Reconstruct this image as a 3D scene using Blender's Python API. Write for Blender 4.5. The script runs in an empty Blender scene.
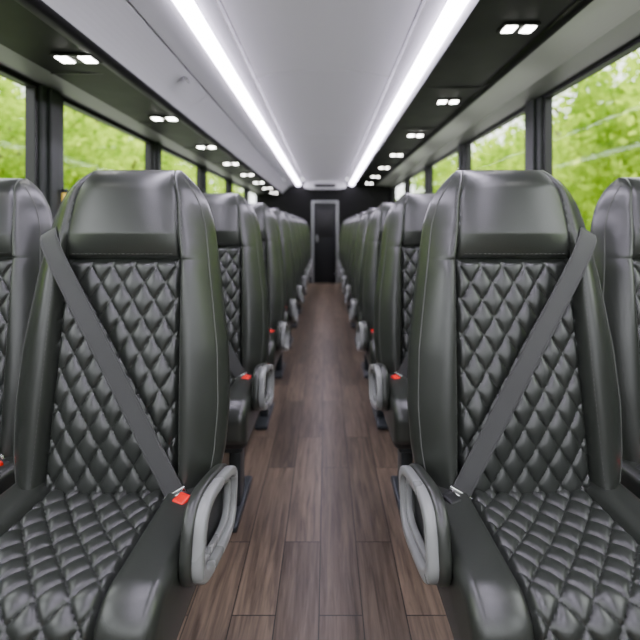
import bpy, math, random
import numpy as np
from mathutils import Vector, Matrix, Euler
random.seed(3); rng=np.random.default_rng(5)
EYE=1.11
scene=bpy.context.scene
# ------------------------------------------------------------ materials
def new_mat(name):
    m=bpy.data.materials.new(name); m.use_nodes=True
    nt=m.node_tree; b=nt.nodes['Principled BSDF']
    return m,nt,b
def mat(name,col,rough=.5,metal=0,emit=None,es=0,bump=None,spec=.5,var=None):
    m,nt,b=new_mat(name)
    b.inputs['Base Color'].default_value=(*col,1); b.inputs['Roughness'].default_value=rough
    b.inputs['Metallic'].default_value=metal; b.inputs['Specular IOR Level'].default_value=spec
    if emit: 
        b.inputs['Emission Color'].default_value=(*emit,1); b.inputs['Emission Strength'].default_value=es
    tc=nt.nodes.new('ShaderNodeTexCoord')
    if bump:
        n=nt.nodes.new('ShaderNodeTexNoise'); n.inputs['Scale'].default_value=bump[0]; n.inputs['Detail'].default_value=3
        bp=nt.nodes.new('ShaderNodeBump'); bp.inputs['Strength'].default_value=bump[1]; bp.inputs['Distance'].default_value=.002
        nt.links.new(tc.outputs['Object'],n.inputs['Vector']); nt.links.new(n.outputs['Fac'],bp.inputs['Height'])
        nt.links.new(bp.outputs['Normal'],b.inputs['Normal'])
    n2=nt.nodes.new('ShaderNodeTexNoise'); n2.inputs['Scale'].default_value=6; n2.inputs['Detail'].default_value=4
    nt.links.new(tc.outputs['Object'],n2.inputs['Vector'])
    mr=nt.nodes.new('ShaderNodeMapRange'); mr.inputs[3].default_value=max(0.02,rough-.05); mr.inputs[4].default_value=min(1,rough+.05)
    nt.links.new(n2.outputs['Fac'],mr.inputs[0]); nt.links.new(mr.outputs[0],b.inputs['Roughness'])
    return m
leather=mat('leather_smooth',(.027,.031,.025),.33,bump=(330,.12),spec=.8)
leatherq=mat('leather_quilted',(.024,.028,.023),.35,bump=(330,.15),spec=.85)
plast_dark=mat('seat_shell_plastic',(.014,.015,.015),.45)
plast_grey=mat('armrest_plastic',(.25,.26,.25),.28)
belt=mat('belt_webbing',(.066,.068,.066),.6,bump=(900,.6))
thread=mat('stitch_thread',(.085,.09,.078),.7)
metalm=mat('polished_metal',(.6,.6,.6),.25,1)
red=mat('buckle_red',(.9,.012,.008),.35)
steel=mat('painted_steel',(.035,.042,.045),.4,.3)
SEATMATS=[leather,leatherq,plast_dark,plast_grey,belt,thread,metalm,red,steel]
L,LQ,PD,PG,BE,TH,ME,RE,ST=range(9)

# ------------------------------------------------------------ mesh builder
class B:
    def __init__(s): s.v=[];s.f=[];s.m=[]
    def add(s,v,f,m):
        o=len(s.v); s.v.extend([tuple(map(float,p)) for p in v]); s.f.extend([tuple(i+o for i in q) for q in f])
        if isinstance(m,int): s.m.extend([m]*len(f))
        else: s.m.extend(m)
    def box(s,c,size,m,rot=None,r=0.0,seg=3):
        import bmesh
        bm=bmesh.new(); bmesh.ops.create_cube(bm,size=1)
        for v in bm.verts: v.co=Vector((v.co.x*size[0],v.co.y*size[1],v.co.z*size[2]))
        if r>0: bmesh.ops.bevel(bm,geom=bm.edges[:],offset=min(r,min(size)*.49),segments=seg,profile=.5,affect='EDGES')
        M=Matrix.Translation(Vector(c))@(Euler(rot).to_matrix().to_4x4() if rot else Matrix.Identity(4))
        bm.verts.ensure_lookup_table(); bm.verts.index_update()
        v=[tuple(M@q.co) for q in bm.verts]; f=[tuple(q.index for q in p.verts) for p in bm.faces]; bm.free()
        s.add(v,f,m)
    def tube(s,pts,rad,m,n=6):
        pts=[Vector(p) for p in pts]; v=[];f=[]
        for i,p in enumerate(pts):
            t=(pts[min(i+1,len(pts)-1)]-pts[max(i-1,0)]).normalized()
            a=t.cross(Vector((0,1,.01))); 
            if a.length<1e-3: a=t.cross(Vector((1,0,0)))
            a.normalize(); b=t.cross(a)
            for k in range(n):
                w=2*math.pi*k/n; v.append(p+rad*(math.cos(w)*a+math.sin(w)*b))
        for i in range(len(pts)-1):
            for k in range(n):
                f.append((i*n+k,i*n+(k+1)%n,(i+1)*n+(k+1)%n,(i+1)*n+k))
        f.append(tuple(range(n))[::-1]); f.append(tuple((len(pts)-1)*n+k for k in range(n)))
        s.add(v,f,m)
    def mesh(s,name,mats,smooth=True,mirror=False,fix=True):
        v=[(-x,y,z) for x,y,z in s.v] if mirror else s.v
        me=bpy.data.meshes.new(name); me.from_pydata(v,[],s.f); 
        for m in mats: me.materials.append(m)
        me.polygons.foreach_set('material_index',s.m)
        if fix:
            import bmesh
            bm=bmesh.new(); bm.from_mesh(me); bmesh.ops.recalc_face_normals(bm,faces=bm.faces[:]); bm.to_mesh(me); bm.free()
        if smooth:
            me.polygons.foreach_set('use_smooth',[True]*len(me.polygons))
            try: me.set_sharp_from_angle(angle=math.radians(50))
            except Exception: pass
        me.update(); return me
def obj(name,me,loc=(0,0,0)):
    o=bpy.data.objects.new(name,me); o.location=loc; scene.collection.objects.link(o); return o

# ------------------------------------------------------------ seat surfaces
def smooth_table(xs,ys,k=.018):
    X=np.linspace(xs[0]-.1,xs[-1]+.1,900); Y=np.interp(X,xs,ys); d=X[1]-X[0]
    Y=np.where(X>xs[-1],ys[-1]+(X-xs[-1])*(ys[-1]-ys[-2])/(xs[-1]-xs[-2]),Y)
    n=int(3*k/d); g=np.exp(-.5*(np.arange(-n,n+1)*d/k)**2); g/=g.sum()
    Z=np.convolve(np.pad(Y,n,mode='edge'),g,'valid')
    return lambda x: np.interp(x,X,Z)
HT=1.272; HB=.40; SEAM=1.03
Wf=smooth_table([.40,.46,.55,.66,.8,.95,1.05,1.12,1.18,1.22,1.25,1.272],[.228,.252,.269,.276,.269,.248,.233,.221,.201,.175,.147,.122],.012)
Cf=smooth_table([.40,.7,1.03,1.2,1.272],[.168,.158,.150,.134,.108],.02)
def sstep(a,b,x):
    t=np.clip((x-a)/(b-a),0,1); return t*t*(3-2*t)
def quilt_h(a,b,e=.5):
    A=np.abs(np.sin(np.pi*a)); C=np.abs(np.sin(np.pi*b))
    m=np.minimum(A,C)
    return (A*C)**e*.70+.30*(1-np.exp(-(m/.16)**2))
def back_front(x,h,quilt=True):
    w=Wf(h); c=Cf(h); s=np.clip(np.abs(x)/w,0,1); ax=np.abs(x)
    up=sstep(.99,1.12,h)
    e=np.sqrt(np.clip(1-s**(6-1.6*up),0,1))
    R=.060; tt=np.clip((h-(HT-R))/R,0,1); eh=np.sqrt(np.clip(1-tt**2,0,1))
    f=.055*np.ones_like(x+h)
    q=np.clip((ax-c)/np.maximum(w-c,1e-3),0,1)
    prof=np.sin(np.pi*q**.62)*(1-.25*q)
    wa=.038-.024*up
    f=f+np.where(ax>c,wa*prof+.006*sstep(0,.08,q)*(1-up),0)
    f=f-(.010-.0065*up)*np.exp(-((ax-c)/(.0045))**2)
    inn=sstep(0,.014,c-ax)
    low=1-sstep(SEAM-.006,SEAM,h)
    if quilt:
        Q=quilt_h(x/.056+h/.088,x/.056-h/.088)
        fade=inn*sstep(0,.012,SEAM-.004-h)
        f=f+.0110*Q*fade
        f=f-.003*low*inn
    hh=np.clip((h-SEAM)/(HT-SEAM),0,1)
    pil=np.where(h>SEAM,np.clip(hh/.28,0,1)**.55*(1-.40*hh**2),0)
    f=f+.040*pil*np.clip(1-(np.clip(ax/(w*.99),0,1))**2.2,0,1)
    f=f-.010*np.exp(-((h-SEAM)/.0045)**2)*inn
    f=f+.012*np.exp(-((h-.62)/.13)**2)*np.clip((c-ax)/.05,0,1)
    return f*e*eh
def recl(h): return math.tan(math.radians(7.5))*(h-.45)
def add_back(b,nu=170,nh=240):
    t=np.linspace(-1,1,nu); s=.55*t+.45*np.sin(np.pi/2*t)
    hs=np.concatenate([np.linspace(HB,HT-.060,nh),HT-.060+.060*np.sin(np.linspace(0,np.pi/2,22)[1:])])
    nb=26; tb=np.linspace(1,-1,nb+2)[1:-1]; sb=.55*tb+.45*np.sin(np.pi/2*tb)
    v=[];f=[];m=[]; n=nu+nb
    for h in hs:
        w=Wf(h); x=s*w; fr=back_front(x,np.full_like(x,h))
        tt=np.clip((h-(HT-.045))/.045,0,1); eh=math.sqrt(max(0,1-tt*tt))
        y=-fr+recl(h)
        for a,c in zip(x,y): v.append((a,c,h))
        xb=sb*w; yb=.055*np.sqrt(np.clip(1-np.abs(sb)**5,0,1))*eh+recl(h)
        for a,c in zip(xb,yb): v.append((a,c,h))
    nr=len(hs)
    for i in range(nr-1):
        h=hs[i]; c=Cf(h); w=Wf(h)
        for k in range(n):
            f.append((i*n+k,i*n+(k+1)%n,(i+1)*n+(k+1)%n,(i+1)*n+k))
            if k<nu-1:
                xm=(s[k]+s[min(k+1,nu-1)])/2*w
                m.append(LQ if (abs(xm)<c and h<SEAM) else L)
            else: m.append(PD)
    f.append(tuple(range(n))); m.append(PD)
    f.append(tuple((nr-1)*n+k for k in range(n))[::-1]); m.append(L)
    b.add(v,f,m)
    def fy(x,h,off=0): 
        return float(-back_front(np.array([x]),np.array([h]),False)[0]+recl(h)-off)
    for sg in (-1,1):
        pts=[]
        for h in np.linspace(.46,HT-.030,90):
            x=sg*(Wf(h)*.925); pts.append((x,fy(x,h,.0003),h))
        b.tube(pts,.0020,TH)
        for off in (.012,):
            for j,h in enumerate(np.arange(.47,HT-.05,.012)):
                p=[]
                for hh in (h,h+.007):
                    x=sg*(Cf(hh)+off); p.append((x,fy(x,hh,.0006),hh))
                b.tube(p,.0010,TH,4)
    for x in np.arange(-.13,.125,.012):
        b.tube([(xx,fy(xx,SEAM+.013,.0004),SEAM+.013) for xx in (x,x+.007)],.0010,TH,4)
    return fy
# ---- cushion
CW=.250; CZT=.468; CZB=.315; CYF=-.41; CYR=.03
def add_cushion(b,nx=160):
    P=[]
    rf=.055; s=0
    def seg(p0,p1,n,nrm):
        nonlocal s
        p0=np.array(p0);p1=np.array(p1);d=np.linalg.norm(p1-p0)
        for i in range(n):
            q=p0+(p1-p0)*i/n; P.append((q[0],q[1],nrm[0],nrm[1],s+d*i/n))
        s+=d
    def arc(c,r,a0,a1,n):
        nonlocal s
        for i in range(n):
            a=a0+(a1-a0)*i/n; P.append((c[0]+r*math.cos(a),c[1]+r*math.sin(a),math.cos(a),math.sin(a),s+abs(a1-a0)*r*i/n))
        s+=abs(a1-a0)*r
    seg((CYR,CZT),(CYF+rf,CZT),120,(0,1))
    arc((CYF+rf,CZT-rf),rf,math.pi/2,math.pi,32)
    seg((CYF,CZT-rf),(CYF,CZB+.03),20,(-1,0))
    arc((CYF+.03,CZB+.03),.03,math.pi,1.5*math.pi,8)
    seg((CYF+.03,CZB),(CYR,CZB),6,(0,-1)); seg((CYR,CZB),(CYR,CZT),5,(1,0))
    P=np.array(P); n=len(P)
    t=np.linspace(-1,1,nx); R=.025
    xs=(.7*t+.3*np.sin(np.pi/2*t))*CW
    v=[];f=[];m=[]
    yy,zz,ny,nz,ss=P.T
    topw=np.clip(nz,0,1)+np.clip(-ny,0,1)*sstep(CZB+.01,CZB+.05,zz); topw=np.clip(topw,0,1)
    for x in xs:
        ax=abs(x); k=max(0,(ax-(CW-R))/R); ins=R*(1-math.sqrt(max(0,1-k*k)))
        c=.145
        q=np.clip((ax-c)/(CW-c),0,1)
        d=(.018*math.sin(math.pi*min(1,q**.5*.72)) if ax>c else 0)-.010*math.exp(-((ax-c)/.005)**2)
        inn=float(sstep(0,.014,c-ax))
        Q=quilt_h(x/.060+ss/.074,x/.060-ss/.074)
        disp=d+ (.0125*Q*inn - .018*inn*(1-(x/c)**2)*np.clip(nz,0,1)*np.exp(-((ss-.2)/.16)**2))
        disp=disp*topw-ins
        tilt=(-(yy))*.03
        for a in range(n):
            v.append((x,yy[a]+ny[a]*disp[a],zz[a]+nz[a]*disp[a]+tilt[a]))
    for i in range(nx-1):
        xm=abs(xs[i]+xs[i+1])/2
        for k in range(n):
            f.append((i*n+k,i*n+(k+1)%n,(i+1)*n+(k+1)%n,(i+1)*n+k))
            m.append((LQ if xm<.145 else L) if k<172 else PD)
    f.append(tuple(range(n))[::-1]); m.append(L)
    f.append(tuple((nx-1)*n+k for k in range(n))); m.append(L)
    b.add(v,f,m)
    for sg in (-1,1):
        pts=[]
        for a in range(0,168,3):
            pts.append((sg*(CW-.008),yy[a]-ny[a]*.004,zz[a]-nz[a]*.004+(-yy[a])*.03))
        b.tube(pts,.0022,TH)
        for a in range(8,168,3):
            p=[]
            for aa in (a,a+1):
                dd=.0095; p.append((sg*.158,yy[aa]+ny[aa]*dd,zz[aa]+nz[aa]*dd+(-yy[aa])*.03))
            b.tube(p,.0010,TH,4)
def add_arm(b,side=1):
    """plastic loop on the aisle flank; side=+1 -> +x flank"""
    N=72; cy,cz=-.140,.462; a,bb=.165,.084; tilt=math.radians(15)
    def ell(k,a,bb):
        w=2*math.pi*k/N; c,s_=math.cos(w),math.sin(w); p=.55
        y=a*math.copysign(abs(c)**p,c); z=bb*math.copysign(abs(s_)**p,s_)
        return y,z
    M=16
    def tf(y,z): return cy+y*math.cos(tilt)+z*math.sin(tilt), cz-y*math.sin(tilt)+z*math.cos(tilt)
    def ring(ao,bo,ai,bi,x0,th,mi,sh=0.0,pw=.5):
        v=[];f=[]
        for k in range(N):
            yo,zo=ell(k,ao,bo); yi,zi=ell(k,ai,bi); yi+=sh
            my,mz=(yo+yi)/2,(zo+zi)/2; hy,hz=(yo-yi)/2,(zo-zi)/2
            for j in range(M):
                w=2*math.pi*j/M; cc,sc=math.cos(w),math.sin(w)
                cc=math.copysign(abs(cc)**pw,cc); sc=math.copysign(abs(sc)**pw,sc)
                y=my+hy*cc; z=mz+hz*cc; x=x0+th*sc
                Y,Zz=tf(y,z); v.append((side*x,Y,Zz))
        for k in range(N):
            for j in range(M):
                f.append((k*M+j,k*M+(j+1)%M,((k+1)%N)*M+(j+1)%M,((k+1)%N)*M+j))
        b.add(v,f,mi)
    ring(a,bb,a-.024,bb-.022,.286,.012,PG,.002)            # outer shell
    ring(a-.026,bb-.024,a-.040,bb-.036,.277,.008,PG,.002)  # inner lip
    v=[];f=[]
    for x in (.254,.264):
        for k in range(N):
            y,z=ell(k,a-.02,bb-.02); Y,Zz=tf(y,z); v.append((side*x,Y,Zz))
    for k in range(N): f.append((k,(k+1)%N,N+(k+1)%N,N+k))
    f.append(tuple(range(N))); f.append(tuple(range(N,2*N))[::-1])
    b.add(v,f,PD)
    ring(a+.002,bb+.005,a-.03,bb-.02,.264,.014,L,0,.7)     # dark padded cap
def add_belt(b,fy,redb=True,sx=-1):
    p0=np.array([sx*.190,1.092]); p1=np.array([-sx*.172,.478]); n=46
    d=(p1-p0)/np.linalg.norm(p1-p0); nr=np.array([-d[1],d[0]]); hw=.0245
    T=np.linspace(0,1,n); dep=[]
    for t in T:
        c=p0+(p1-p0)*t; m_=-9
        for o in (-1,-.5,0,.5,1):
            q=c+nr*hw*o; xx=np.clip(q[0],-Wf(q[1])*.90,Wf(q[1])*.90)
            m_=max(m_,float(back_front(np.array([xx]),np.array([q[1]]))[0])-recl(q[1]))
        dep.append(m_+.003)
    dep[-1]=max(dep[-1],.085); dep[-2]=max(dep[-2],.082)
    hull=[]
    for i in range(n):
        while len(hull)>=2:
            a,c=hull[-2],hull[-1]
            if (dep[c]-dep[a])*(i-a)<=(dep[i]-dep[a])*(c-a): hull.pop()
            else: break
        hull.append(i)
    dep=np.interp(np.arange(n),hull,[dep[i] for i in hull])
    path=[]; wid=[]
    for back,yv,ww in ((.024,.045,.6),(.023,.0,.6),(.020,-.5,.7),(.012,-.84,.9)):
        q=p0-d*back
        y=recl(q[1])+yv if yv>=0 else -(dep[0])*(-yv)+recl(q[1])*(1+yv)
        path.append((q[0],y,q[1])); wid.append(ww)
    for t,dd in zip(T,dep):
        c=p0+(p1-p0)*t; path.append((c[0],-dd,c[1])); wid.append(1)
    v=[];f=[]
    for (x,y,z),ww in zip(path,wid):
        for o,th in ((-1,0),(1,0),(1,.0025),(-1,.0025)):
            v.append((x+nr[0]*hw*o*ww,y-th,z+nr[1]*hw*o*ww))
    k=len(path)
    for i in range(k-1):
        for j in range(4):
            f.append((i*4+j,i*4+(j+1)%4,(i+1)*4+(j+1)%4,(i+1)*4+j))
    f.append((0,1,2,3)); f.append(tuple((k-1)*4+j for j in range(4)))
    b.add(v,f,BE)
    for o in (-.82,.82):
        b.tube([(x+nr[0]*hw*o,y-.003,z+nr[1]*hw*o) for x,y,z in path[4:]],.0009,BE,4)
    ang=math.atan2(d[0],-d[1])
    ex,ez=p1; ey=-dep[-1]
    b.box((ex,ey-.004,ez+.002),(.060,.008,.018),ME,(0,-ang,0),.003)
    b.box((ex+d[0]*.020,ey-.012,ez-.004),(.032,.006,.034),ME,(.5,-ang,0),.002)
    bx=ex+d[0]*.045
    b.box((bx,ey-.024,ez-.004),(.042,.052,.026),PD,(.2,0,.5*sx),.006)
    b.box((bx-sx*.004,ey-.036,ez+.008),(.034,.030,.020),RE if redb else PD,(.2,0,.5*sx),.005)
def add_legs(b):
    for x in (-.17,.17):
        b.box((x,-.18,.17),(.045,.10,.31),ST,None,.008)
        b.box((x,-.18,.012),(.07,.34,.024),ST,None,.008)
    b.box((0,-.18,.30),(.44,.30,.04),ST,None,.01)
    b.box((0,-.06,.30),(.44,.05,.05),ST,None,.01)
    for sx in (-1,1):
        b.box((sx*.232,.005,.40),(.02,.10,.16),PD,None,.008)
def seat(arm,redb,loose=False):
    b=B(); fy=add_back(b); add_cushion(b); add_legs(b)
    add_belt(b,fy,redb)
    if arm: add_arm(b,1)
    return b
bl=seat(True,True); me_la=bl.mesh('coach_seat_mesh',SEATMATS)
br=seat(True,False); me_ra1=br.mesh('coach_seat_mesh',SEATMATS,mirror=True)
me_ra=bl.mesh('coach_seat_mesh',SEATMATS,mirror=True)
bw=seat(False,True); me_lw=bw.mesh('coach_seat_mesh',SEATMATS); me_rw=bw.mesh('coach_seat_mesh',SEATMATS,mirror=True)
ROW0=1.13; PITCH=.82; NROW=9; AX=.508; WX=1.036
for r in range(NROW):
    y=ROW0+PITCH*r
    obj('coach_seat',me_la,(-AX,y,0)); obj('coach_seat',me_ra1 if r==0 else me_ra,(AX,y,0))
    for me_,x,dy in ((me_lw,-WX,.15),(me_rw,WX,.12)):
        o=obj('coach_seat',me_,(x,y+dy,0)); o.scale=(.94,1,.995)

# ------------------------------------------------------------ bus shell
Y0,Y1=-2.2,8.95; WALL=1.345
mf,nt,bs=new_mat('wood_plank_floor')
tc=nt.nodes.new('ShaderNodeTexCoord'); sep=nt.nodes.new('ShaderNodeSeparateXYZ'); com=nt.nodes.new('ShaderNodeCombineXYZ')
nt.links.new(tc.outputs['Object'],sep.inputs[0]); nt.links.new(sep.outputs['Y'],com.inputs['X']); nt.links.new(sep.outputs['X'],com.inputs['Y'])
br_=nt.nodes.new('ShaderNodeTexBrick'); nt.links.new(com.outputs[0],br_.inputs['Vector'])
br_.inputs['Scale'].default_value=1; br_.inputs['Brick Width'].default_value=.78; br_.inputs['Row Height'].default_value=.125
br_.inputs['Mortar Size'].default_value=.0018; br_.inputs['Mortar Smooth'].default_value=.1; br_.inputs['Bias'].default_value=0
br_.offset=.38; br_.squash=1
br_.inputs['Color1'].default_value=(.1,.1,.1,1); br_.inputs['Color2'].default_value=(.9,.9,.9,1); br_.inputs['Mortar'].default_value=(.0,.0,.0,1)
mp=nt.nodes.new('ShaderNodeMapping'); mp.inputs['Scale'].default_value=(3.0,42,1)
nt.links.new(com.outputs[0],mp.inputs[0])
off=nt.nodes.new('ShaderNodeVectorMath'); off.operation='MULTIPLY_ADD'; off.inputs[1].default_value=(9,9,9)
nt.links.new(br_.outputs['Color'],off.inputs[0]); nt.links.new(mp.outputs[0],off.inputs[2])
gn=nt.nodes.new('ShaderNodeTexNoise'); gn.inputs['Scale'].default_value=1.3; gn.inputs['Detail'].default_value=8; gn.inputs['Roughness'].default_value=.62; gn.inputs['Distortion'].default_value=.5
nt.links.new(off.outputs[0],gn.inputs['Vector'])
cr=nt.nodes.new('ShaderNodeValToRGB'); e=cr.color_ramp.elements
e[0].position=.30; e[0].color=(.050,.035,.023,1); e[1].position=.72; e[1].color=(.200,.148,.102,1)
nt.links.new(gn.outputs['Fac'],cr.inputs[0])
mx=nt.nodes.new('ShaderNodeMix'); mx.data_type='RGBA'; mx.blend_type='MULTIPLY'; mx.inputs[0].default_value=1
mr=nt.nodes.new('ShaderNodeMapRange'); mr.inputs[1].default_value=0; mr.inputs[2].default_value=1; mr.inputs[3].default_value=.55; mr.inputs[4].default_value=1.3
nt.links.new(br_.outputs['Color'],mr.inputs[0]); nt.links.new(cr.outputs[0],mx.inputs[6]); nt.links.new(mr.outputs[0],mx.inputs[7])
mx2=nt.nodes.new('ShaderNodeMix'); mx2.data_type='RGBA'; nt.links.new(br_.outputs['Fac'],mx2.inputs[0]); nt.links.new(mx.outputs[2],mx2.inputs[6]); mx2.inputs[7].default_value=(.010,.008,.006,1)
nt.links.new(mx2.outputs[2],bs.inputs['Base Color']); bs.inputs['Roughness'].default_value=.36
bp=nt.nodes.new('ShaderNodeBump'); bp.inputs['Strength'].default_value=.25; bp.inputs['Distance'].default_value=.002
nt.links.new(gn.outputs['Fac'],bp.inputs['Height']); nt.links.new(bp.outputs[0],bs.inputs['Normal'])
b=B(); b.box((0,(Y0+Y1)/2,-.03),(2*WALL+.1,Y1-Y0,.06),0); obj('floor',b.mesh('floor',[mf],False))

white=mat('ceiling_panel',(.60,.585,.62),.45); fascia_m=mat('rack_fascia',(.37,.37,.37),.38)
darkp=mat('dark_overhead_panel',(.0045,.005,.0045),.5,spec=.12); blackt=mat('black_trim',(.008,.008,.008),.4,spec=.3)
greyt=mat('grey_trim',(.15,.155,.145),.42); wallm=mat('wall_panel',(.05,.052,.050),.55,bump=(200,.3))
pill=mat('window_pillar',(.020,.024,.021),.5,spec=.3)
led=mat('led_diffuser',(.9,.9,.9),.4,emit=(.86,.79,1.0),es=34)
spotm=mat('spot_led',(.9,.9,.9),.4,emit=(1,.97,.92),es=34)
def prism(b,poly,y0,y1,m):
    n=len(poly); v=[(x,y0,z) for x,z in poly]+[(x,y1,z) for x,z in poly]
    f=[(i,(i+1)%n,n+(i+1)%n,n+i) for i in range(n)]+[tuple(range(n)),tuple(range(n,2*n))[::-1]]
    b.add(v,f,m)
def band(b,line,th,y0,y1,m):
    line=[np.array(p) for p in line]; off=[]
    for i,p in enumerate(line):
        t=line[min(i+1,len(line)-1)]-line[max(i-1,0)]; t=t/np.linalg.norm(t); nrm=np.array([-t[1],t[0]])
        if nrm[1]<0: nrm=-nrm
        off.append(p+nrm*th)
    for i in range(len(line)-1):
        prism(b,[line[i],line[i+1],off[i+1],off[i]],y0,y1,m)
def arcpts(p0,p1,bulge,n=10):
    p0=np.array(p0);p1=np.array(p1);d=p1-p0;nr=np.array([-d[1],d[0]])
    return [p0+d*t+nr*bulge*4*t*(1-t) for t in np.linspace(0,1,n)]
def Z(v): return EYE+v
# ceiling
b=B()
ce=[(x,Z(.970-.050*(x/.42)**2)) for x in np.linspace(-.406,.406,19)]
ys=[Y0,-.9,.9,2.7,4.5,6.3,8.1,Y1]
for a,c in zip(ys[:-1],ys[1:]): band(b,ce,.010,a+.008,c-.008,0)
band(b,[(x*1.045,z+.030) for x,z in ce],.01,Y0,Y1,1)
for sg in (-1,1):
    for a,c in zip(ys[:-1],ys[1:]):
        band(b,[(sg*.424,Z(.917)),(sg*.492,Z(.888))],.012,a+.003,c-.003,0)
prism(b,[(-1.4,Z(1.02)),(1.4,Z(1.02)),(1.4,Z(1.06)),(-1.4,Z(1.06))],Y0,Y1,1)
obj('ceiling',b.mesh('ceiling',[white,blackt],True,fix=True))
for sg in (-1,1):
    b=B()
    prism(b,[(sg*.494,Z(.884)),(sg*.500,Z(.856)),(sg*.553,Z(.848)),(sg*.556,Z(.870))],Y0+.06,Y1-.12,0)
    obj('led_light_strip',b.mesh('led',[led],False))
# left overhead rack
Ya,Yb=Y0+.01,Y1-.1
b=B()
band(b,arcpts((-.558,Z(.868)),(-.70,Z(.83)),-.04),.03,Ya,Yb,0)
yl=list(np.arange(Ya,Yb,1.64))
for a,c in zip(yl,yl[1:]+[Yb]):
    band(b,arcpts((-.706,Z(.825)),(-.852,Z(.688)),-.06),.03,a+.002,c-.002,0)
prism(b,[(-.845,Z(.700)),(-.852,Z(.684)),(-.875,Z(.672)),(-.90,Z(.672)),(-.90,Z(.70))],Ya,Yb,1)
prism(b,[(-.90,Z(.675)),(-1.20,Z(.690)),(-1.20,Z(.72)),(-.90,Z(.70))],Ya,Yb,2)
for y in np.arange(Y0+.5,Yb,.91): b.box((-1.05,y,Z(.680)),(.28,.006,.004),1)
prism(b,[(-1.20,Z(.694)),(-1.27,Z(.686)),(-WALL+.002,Z(.688)),(-WALL+.002,Z(.72)),(-1.20,Z(.72))],Ya,Yb,3)
obj('overhead_rack',b.mesh('rack',[fascia_m,blackt,darkp,greyt]))
# right overhead rack
b=B()
prism(b,[(.557,Z(.866)),(.588,Z(.845)),(.588,Z(.90)),(.557,Z(.90))],Ya,Yb,0)
prism(b,[(.588,Z(.855)),(.975,Z(.865)),(.975,Z(.89)),(.588,Z(.89))],Ya,Yb,2)
for y in np.arange(Y0+.5,Yb,1.1): b.box((.795,y,Z(.858)),(.34,.006,.006),1)
prism(b,[(.975,Z(.868)),(.985,Z(.845)),(1.005,Z(.838)),(1.02,Z(.85)),(1.02,Z(.88))],Ya,Yb,1)
band(b,arcpts((1.02,Z(.855)),(1.22,Z(.835)),.05),.03,Ya,Yb,0)
prism(b,[(1.22,Z(.835)),(1.29,Z(.826)),(WALL-.002,Z(.815)),(WALL-.002,Z(.86)),(1.22,Z(.86))],Ya,Yb,3)
obj('overhead_rack',b.mesh('rack',[fascia_m,blackt,darkp,greyt]))
def spots(xs,z,ylist):
    for y in ylist:
        b=B(); cx=sum(xs)/2
        b.box((cx,y,z+.002),(abs(xs[1]-xs[0])+.075,.085,.010),1,None,.004)
        for x in xs: b.box((x,y,z-.002),(.048,.062,.008),0,None,.002)
        obj('reading_light',b.mesh('reading_light',[spotm,blackt],False))
spots((-.925,-1.015),Z(.677)-.006,[y for y in np.arange(.80,8.6,.95)])
spots((.805,.885),Z(.861)-.006,[.80+1.09*i for i in range(8)])
b=B(); b.box((0,0,0),(.012,.05,.03),0,None,.004); b.box((.006,0,0),(.008,.025,.015),1,None,.003)
o=obj('call_button',b.mesh('call_button',[greyt,blackt]),(-.722,2.35,Z(.79))); o.rotation_euler=(0,math.radians(-40),0)

glass=bpy.data.materials.new('window_glass'); glass.use_nodes=True; nt=glass.node_tree
nt.nodes.clear(); out=nt.nodes.new('ShaderNodeOutputMaterial'); mxs=nt.nodes.new('ShaderNodeMixShader'); tr=nt.nodes.new('ShaderNodeBsdfTransparent'); gl=nt.nodes.new('ShaderNodeBsdfGlossy')
tr.inputs[0].default_value=(.98,.98,.98,1); gl.inputs['Roughness'].default_value=.05; mxs.inputs[0].default_value=.012
nt.links.new(tr.outputs[0],mxs.inputs[1]); nt.links.new(gl.outputs[0],mxs.inputs[2]); nt.links.new(mxs.outputs[0],out.inputs[0])
SILL=.93; wn=1; T=.07
for name,sg,top,piles in (('wall_left',-1,Z(.688),[2.20+1.375*i for i in range(-3,6)]),('wall_right',1,Z(.815),[2.83+1.5*i for i in range(-3,5)])):
    b=B(); xm=sg*(WALL+T/2)
    b.box((xm,(Y0+Y1)/2,SILL/2),(T,Y1-Y0,SILL),0)
    b.box((xm,(Y0+Y1)/2,(top+Z(1.0))/2),(T,Y1-Y0,Z(1.0)-top),0)
    b.box((sg*(WALL-.018),(Y0+Y1)/2,SILL-.02),(.036,Y1-Y0,.04),1,None,.01)
    pw=.18 if sg<0 else .23
    for p in piles:
        if p>Y1: continue
        b.box((xm-sg*.004,p,(SILL+top)/2),(T,pw,top-SILL),2,None,.012)
        b.box((sg*(WALL-.010),p,(SILL+top)/2),(.018,pw*.45,top-SILL),2,None,.006)
    obj(name,b.mesh(name,[wallm,greyt,pill],False))
    edges=[Y0]+[p for p in piles if Y0<p<Y1]+[Y1]
    for a,c in zip(edges[:-1],edges[1:]):
        a2=a+(pw/2 if a>Y0 else 0)+.003; c2=c-(pw/2 if c<Y1 else 0)-.003
        if c2-a2<.2: continue
        b=B(); z0,z1=SILL+.002,top-.002; xo=sg*(WALL+.035); fr=.022
        b.box((xo,(a2+c2)/2,z0+fr/2),(.05,c2-a2,fr),0,None,.004); b.box((xo,(a2+c2)/2,z1-fr/2),(.05,c2-a2,fr),0,None,.004)
        b.box((xo,a2+fr/2,(z0+z1)/2),(.05,fr,z1-z0),0,None,.004); b.box((xo,c2-fr/2,(z0+z1)/2),(.05,fr,z1-z0),0,None,.004)
        x=xo
        b.add([(x,a2+fr,z0+fr),(x,c2-fr,z0+fr),(x,c2-fr,z1-fr),(x,a2+fr,z1-fr)],[(0,1,2,3)],1)
        obj('window_%d'%wn,b.mesh('window',[blackt,glass],False)); wn+=1
b=B(); b.box((0,0,0),(.012,.03,.10),0,None,.004); b.box((0.004,0,.06),(.016,.04,.02),1,None,.004)
obj('emergency_pull_tag',b.mesh('tag',[mat('yellow_plastic',(.8,.55,.03),.4),blackt]),(-WALL+.028,2.25,Z(.13)))
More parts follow.
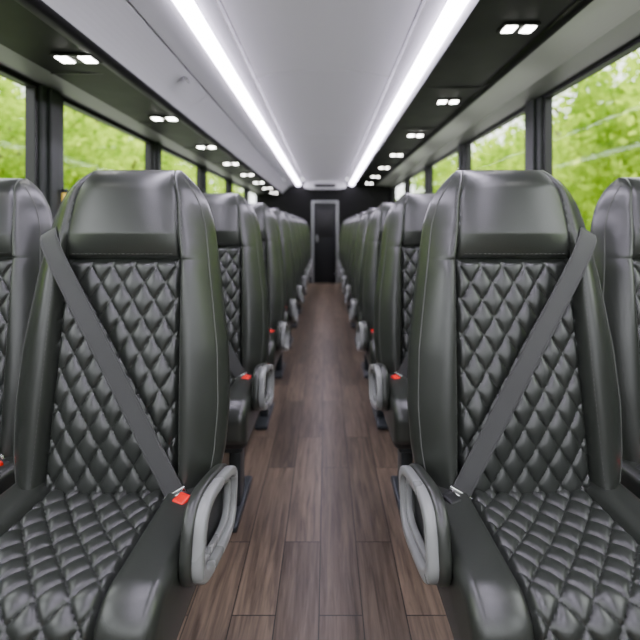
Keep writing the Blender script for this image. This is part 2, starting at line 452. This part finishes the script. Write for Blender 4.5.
# rear wall + door
b=B(); dw=.27; dx=.0; dz=1.66
wy=Y1-.05
for x0,x1 in ((-WALL,dx-dw),(dx+dw,WALL)): b.box(((x0+x1)/2,wy,1.03),(x1-x0,.08,2.06),0)
b.box((dx,wy,(dz+2.06)/2),(2*dw,.08,2.06-dz),0)
obj('wall_back',b.mesh('wall_back',[mat('rear_bulkhead',(.005,.005,.005),.6,spec=.12)],False))
b=B()
for sx in (-1,1): b.box((dx+sx*(dw-.022),wy-.02,dz/2),(.044,.12,dz),1,None,.01)
b.box((dx,wy-.02,dz-.022),(2*dw-.08,.12,.044),1,None,.01)
b.box((dx,wy,dz/2-.02),(2*dw-.08,.04,dz-.02),0,None,.005)
b.box((dx,wy-.025,1.2),(.30,.012,.55),2,None,.01)
b.box((dx-.16,wy-.045,.90),(.03,.05,.14),1,None,.01)
obj('door_1',b.mesh('door',[mat('door_panel',(.008,.009,.009),.45,spec=.25),mat('door_frame',(.26,.27,.27),.4),blackt]))
b=B(); pts=[(x,Z(.955-.050*(x/.42)**2)) for x in np.linspace(-.42,.42,19)]
prism(b,pts+[(.42,Z(.80)),(.30,Z(.775)),(-.30,Z(.775)),(-.42,Z(.80))],wy-.14,wy-.045,0)
b.box((0,wy-.15,Z(.84)),(.42,.02,.07),1,None,.01)
obj('trim_1',b.mesh('rear_header',[white,blackt],False))
b=B(); b.box((0,Y0-.04,.40),(2*WALL,.08,.80),0); b.box((0,Y0-.04,1.90),(2*WALL,.08,.40),0)
for sx in (-1,1): b.box((sx*1.29,Y0-.04,1.25),(.11,.08,.95),0)
obj('wall_front',b.mesh('wall_front',[wallm],False))
b=B(); b.box((0,Y0-.04,.815),(2.46,.05,.03),0); b.box((0,Y0-.04,1.685),(2.46,.05,.03),0)
b.box((0,Y0-.04,1.25),(.04,.05,.84),0)
b.add([(-1.23,Y0-.04,.83),(1.23,Y0-.04,.83),(1.23,Y0-.04,1.67),(-1.23,Y0-.04,1.67)],[(0,1,2,3)],1)
obj('window_%d'%wn,b.mesh('windshield',[blackt,glass],False))

# ------------------------------------------------------------ outside
def leafmat(name,c1,c2):
    m=bpy.data.materials.new(name); m.use_nodes=True; nt=m.node_tree; nt.nodes.clear()
    out=nt.nodes.new('ShaderNodeOutputMaterial'); mx=nt.nodes.new('ShaderNodeMixShader'); d=nt.nodes.new('ShaderNodeBsdfDiffuse'); t=nt.nodes.new('ShaderNodeBsdfTranslucent')
    tc=nt.nodes.new('ShaderNodeTexCoord'); n=nt.nodes.new('ShaderNodeTexNoise'); n.inputs['Scale'].default_value=1.1; n.inputs['Detail'].default_value=3
    r=nt.nodes.new('ShaderNodeValToRGB'); r.color_ramp.elements[0].position=.35; r.color_ramp.elements[1].position=.65
    r.color_ramp.elements[0].color=(*c1,1); r.color_ramp.elements[1].color=(*c2,1)
    nt.links.new(tc.outputs['Object'],n.inputs['Vector']); nt.links.new(n.outputs['Fac'],r.inputs[0])
    nt.links.new(r.outputs[0],d.inputs[0]); nt.links.new(r.outputs[0],t.inputs[0]); mx.inputs[0].default_value=.5
    nt.links.new(d.outputs[0],mx.inputs[1]); nt.links.new(t.outputs[0],mx.inputs[2]); nt.links.new(mx.outputs[0],out.inputs[0]); return m
leafm=leafmat('tree_foliage',(.19,.34,.012),(.60,.78,.06)); bark=mat('tree_bark',(.10,.075,.05),.9)
def tree_mesh(seed,nl=7500,R=3.1,H=4.3):
    r=np.random.default_rng(seed); b=B()
    pts=[(0,0,0),(.08,.05,1.2),(-.05,.1,2.4),(.1,0,3.8)]
    n=10; v=[];f=[]
    for i,(p,rad) in enumerate(zip(pts,(.22,.17,.14,.07))):
        for k in range(n):
            a=2*math.pi*k/n; v.append((p[0]+rad*math.cos(a),p[1]+rad*math.sin(a),p[2]))
    for i in range(3):
        for k in range(n): f.append((i*n+k,i*n+(k+1)%n,(i+1)*n+(k+1)%n,(i+1)*n+k))
    b.add(v,f,1)
    for k in range(7):
        a=k*.9; b.tube([(0,0,1.6+k*.25),(math.cos(a)*.8,math.sin(a)*.8,2.3+k*.3),(math.cos(a)*1.7,math.sin(a)*1.7,2.8+k*.4)],.05,1)
    cl=r.normal(size=(60,3)); cl/=np.linalg.norm(cl,axis=1)[:,None]; cl*=(r.random(60)**.4)[:,None]
    cl=cl*np.array([R,R,2.9])+np.array([0,0,H-.6])
    cs=r.uniform(.45,.9,60)
    v=[];f=[]
    for i in range(nl):
        k=r.integers(60); d=r.normal(size=3)*.52*cs[k]; c=cl[k]+d
        a=r.normal(size=3); a/=np.linalg.norm(a); q=np.cross(a,r.normal(size=3)); q/=np.linalg.norm(q)
        s=r.uniform(.06,.12)
        o=len(v); v+= [c+a*s*1.3,c+q*s*.7,c-a*s*1.3,c-q*s*.7]; f.append((o,o+1,o+2,o+3))
    b.add(v,f,0)
    return b.mesh('tree',[leafm,bark],False,fix=False)
tms=[tree_mesh(11),tree_mesh(12),tree_mesh(13)]
i=0
for sg in (-1,1):
    for k in range(8):
        for lay in range(2):
            y=1+4.6*k+lay*2.2+rng.uniform(-.5,.5); x=sg*(9.5+lay*5+rng.uniform(-.5,.6))
            o=obj('deciduous_tree',tms[i%3],(x,y,-1.1)); o.rotation_euler=(0,0,rng.uniform(0,6.28)); s=rng.uniform(1.0,1.2)+lay*.3; o.scale=(s,s,s); i+=1
grass=mat('grass',(.16,.26,.06),.9,bump=(20,.5)); bouncem=mat('bounce_grey',(.24,.24,.24),.85,bump=(20,.3))  # second material: neutral grey for the added light-bouncing slab
b=B(); b.box((0,10,-1.20),(160,160,.1),0); obj('ground',b.mesh('ground',[grass],False))
b=B(); b.box((0,4,-1.13),(11,60,.05),0); obj('bounce_slab',b.mesh('bounce_slab',[bouncem],False))  # unseen slab, added to bounce neutral light up through the windows

# ------------------------------------------------------------ light
w=bpy.data.worlds.new('sky'); scene.world=w; w.use_nodes=True; nt=w.node_tree
bg=nt.nodes['Background']; bg.inputs[0].default_value=(.95,.98,1,1); bg.inputs[1].default_value=4.8
sun=bpy.data.lights.new('sun','SUN'); sun.energy=10; sun.angle=math.radians(3); sun.color=(1,.95,.88)
so=bpy.data.objects.new('sun',sun); scene.collection.objects.link(so); so.rotation_euler=(math.radians(-18),math.radians(12),0)

cam=bpy.data.cameras.new('camera'); co=bpy.data.objects.new('camera',cam); scene.collection.objects.link(co)
cam.sensor_width=36; cam.lens=441/640*36; co.location=(.02,0,EYE); co.rotation_euler=(math.radians(90),0,0)
cam.shift_y=-(320-228)/640; cam.shift_x=-6/640; cam.clip_start=.02
cam.dof.use_dof=True; cam.dof.focus_distance=1.00; cam.dof.aperture_fstop=2.4
scene.camera=co
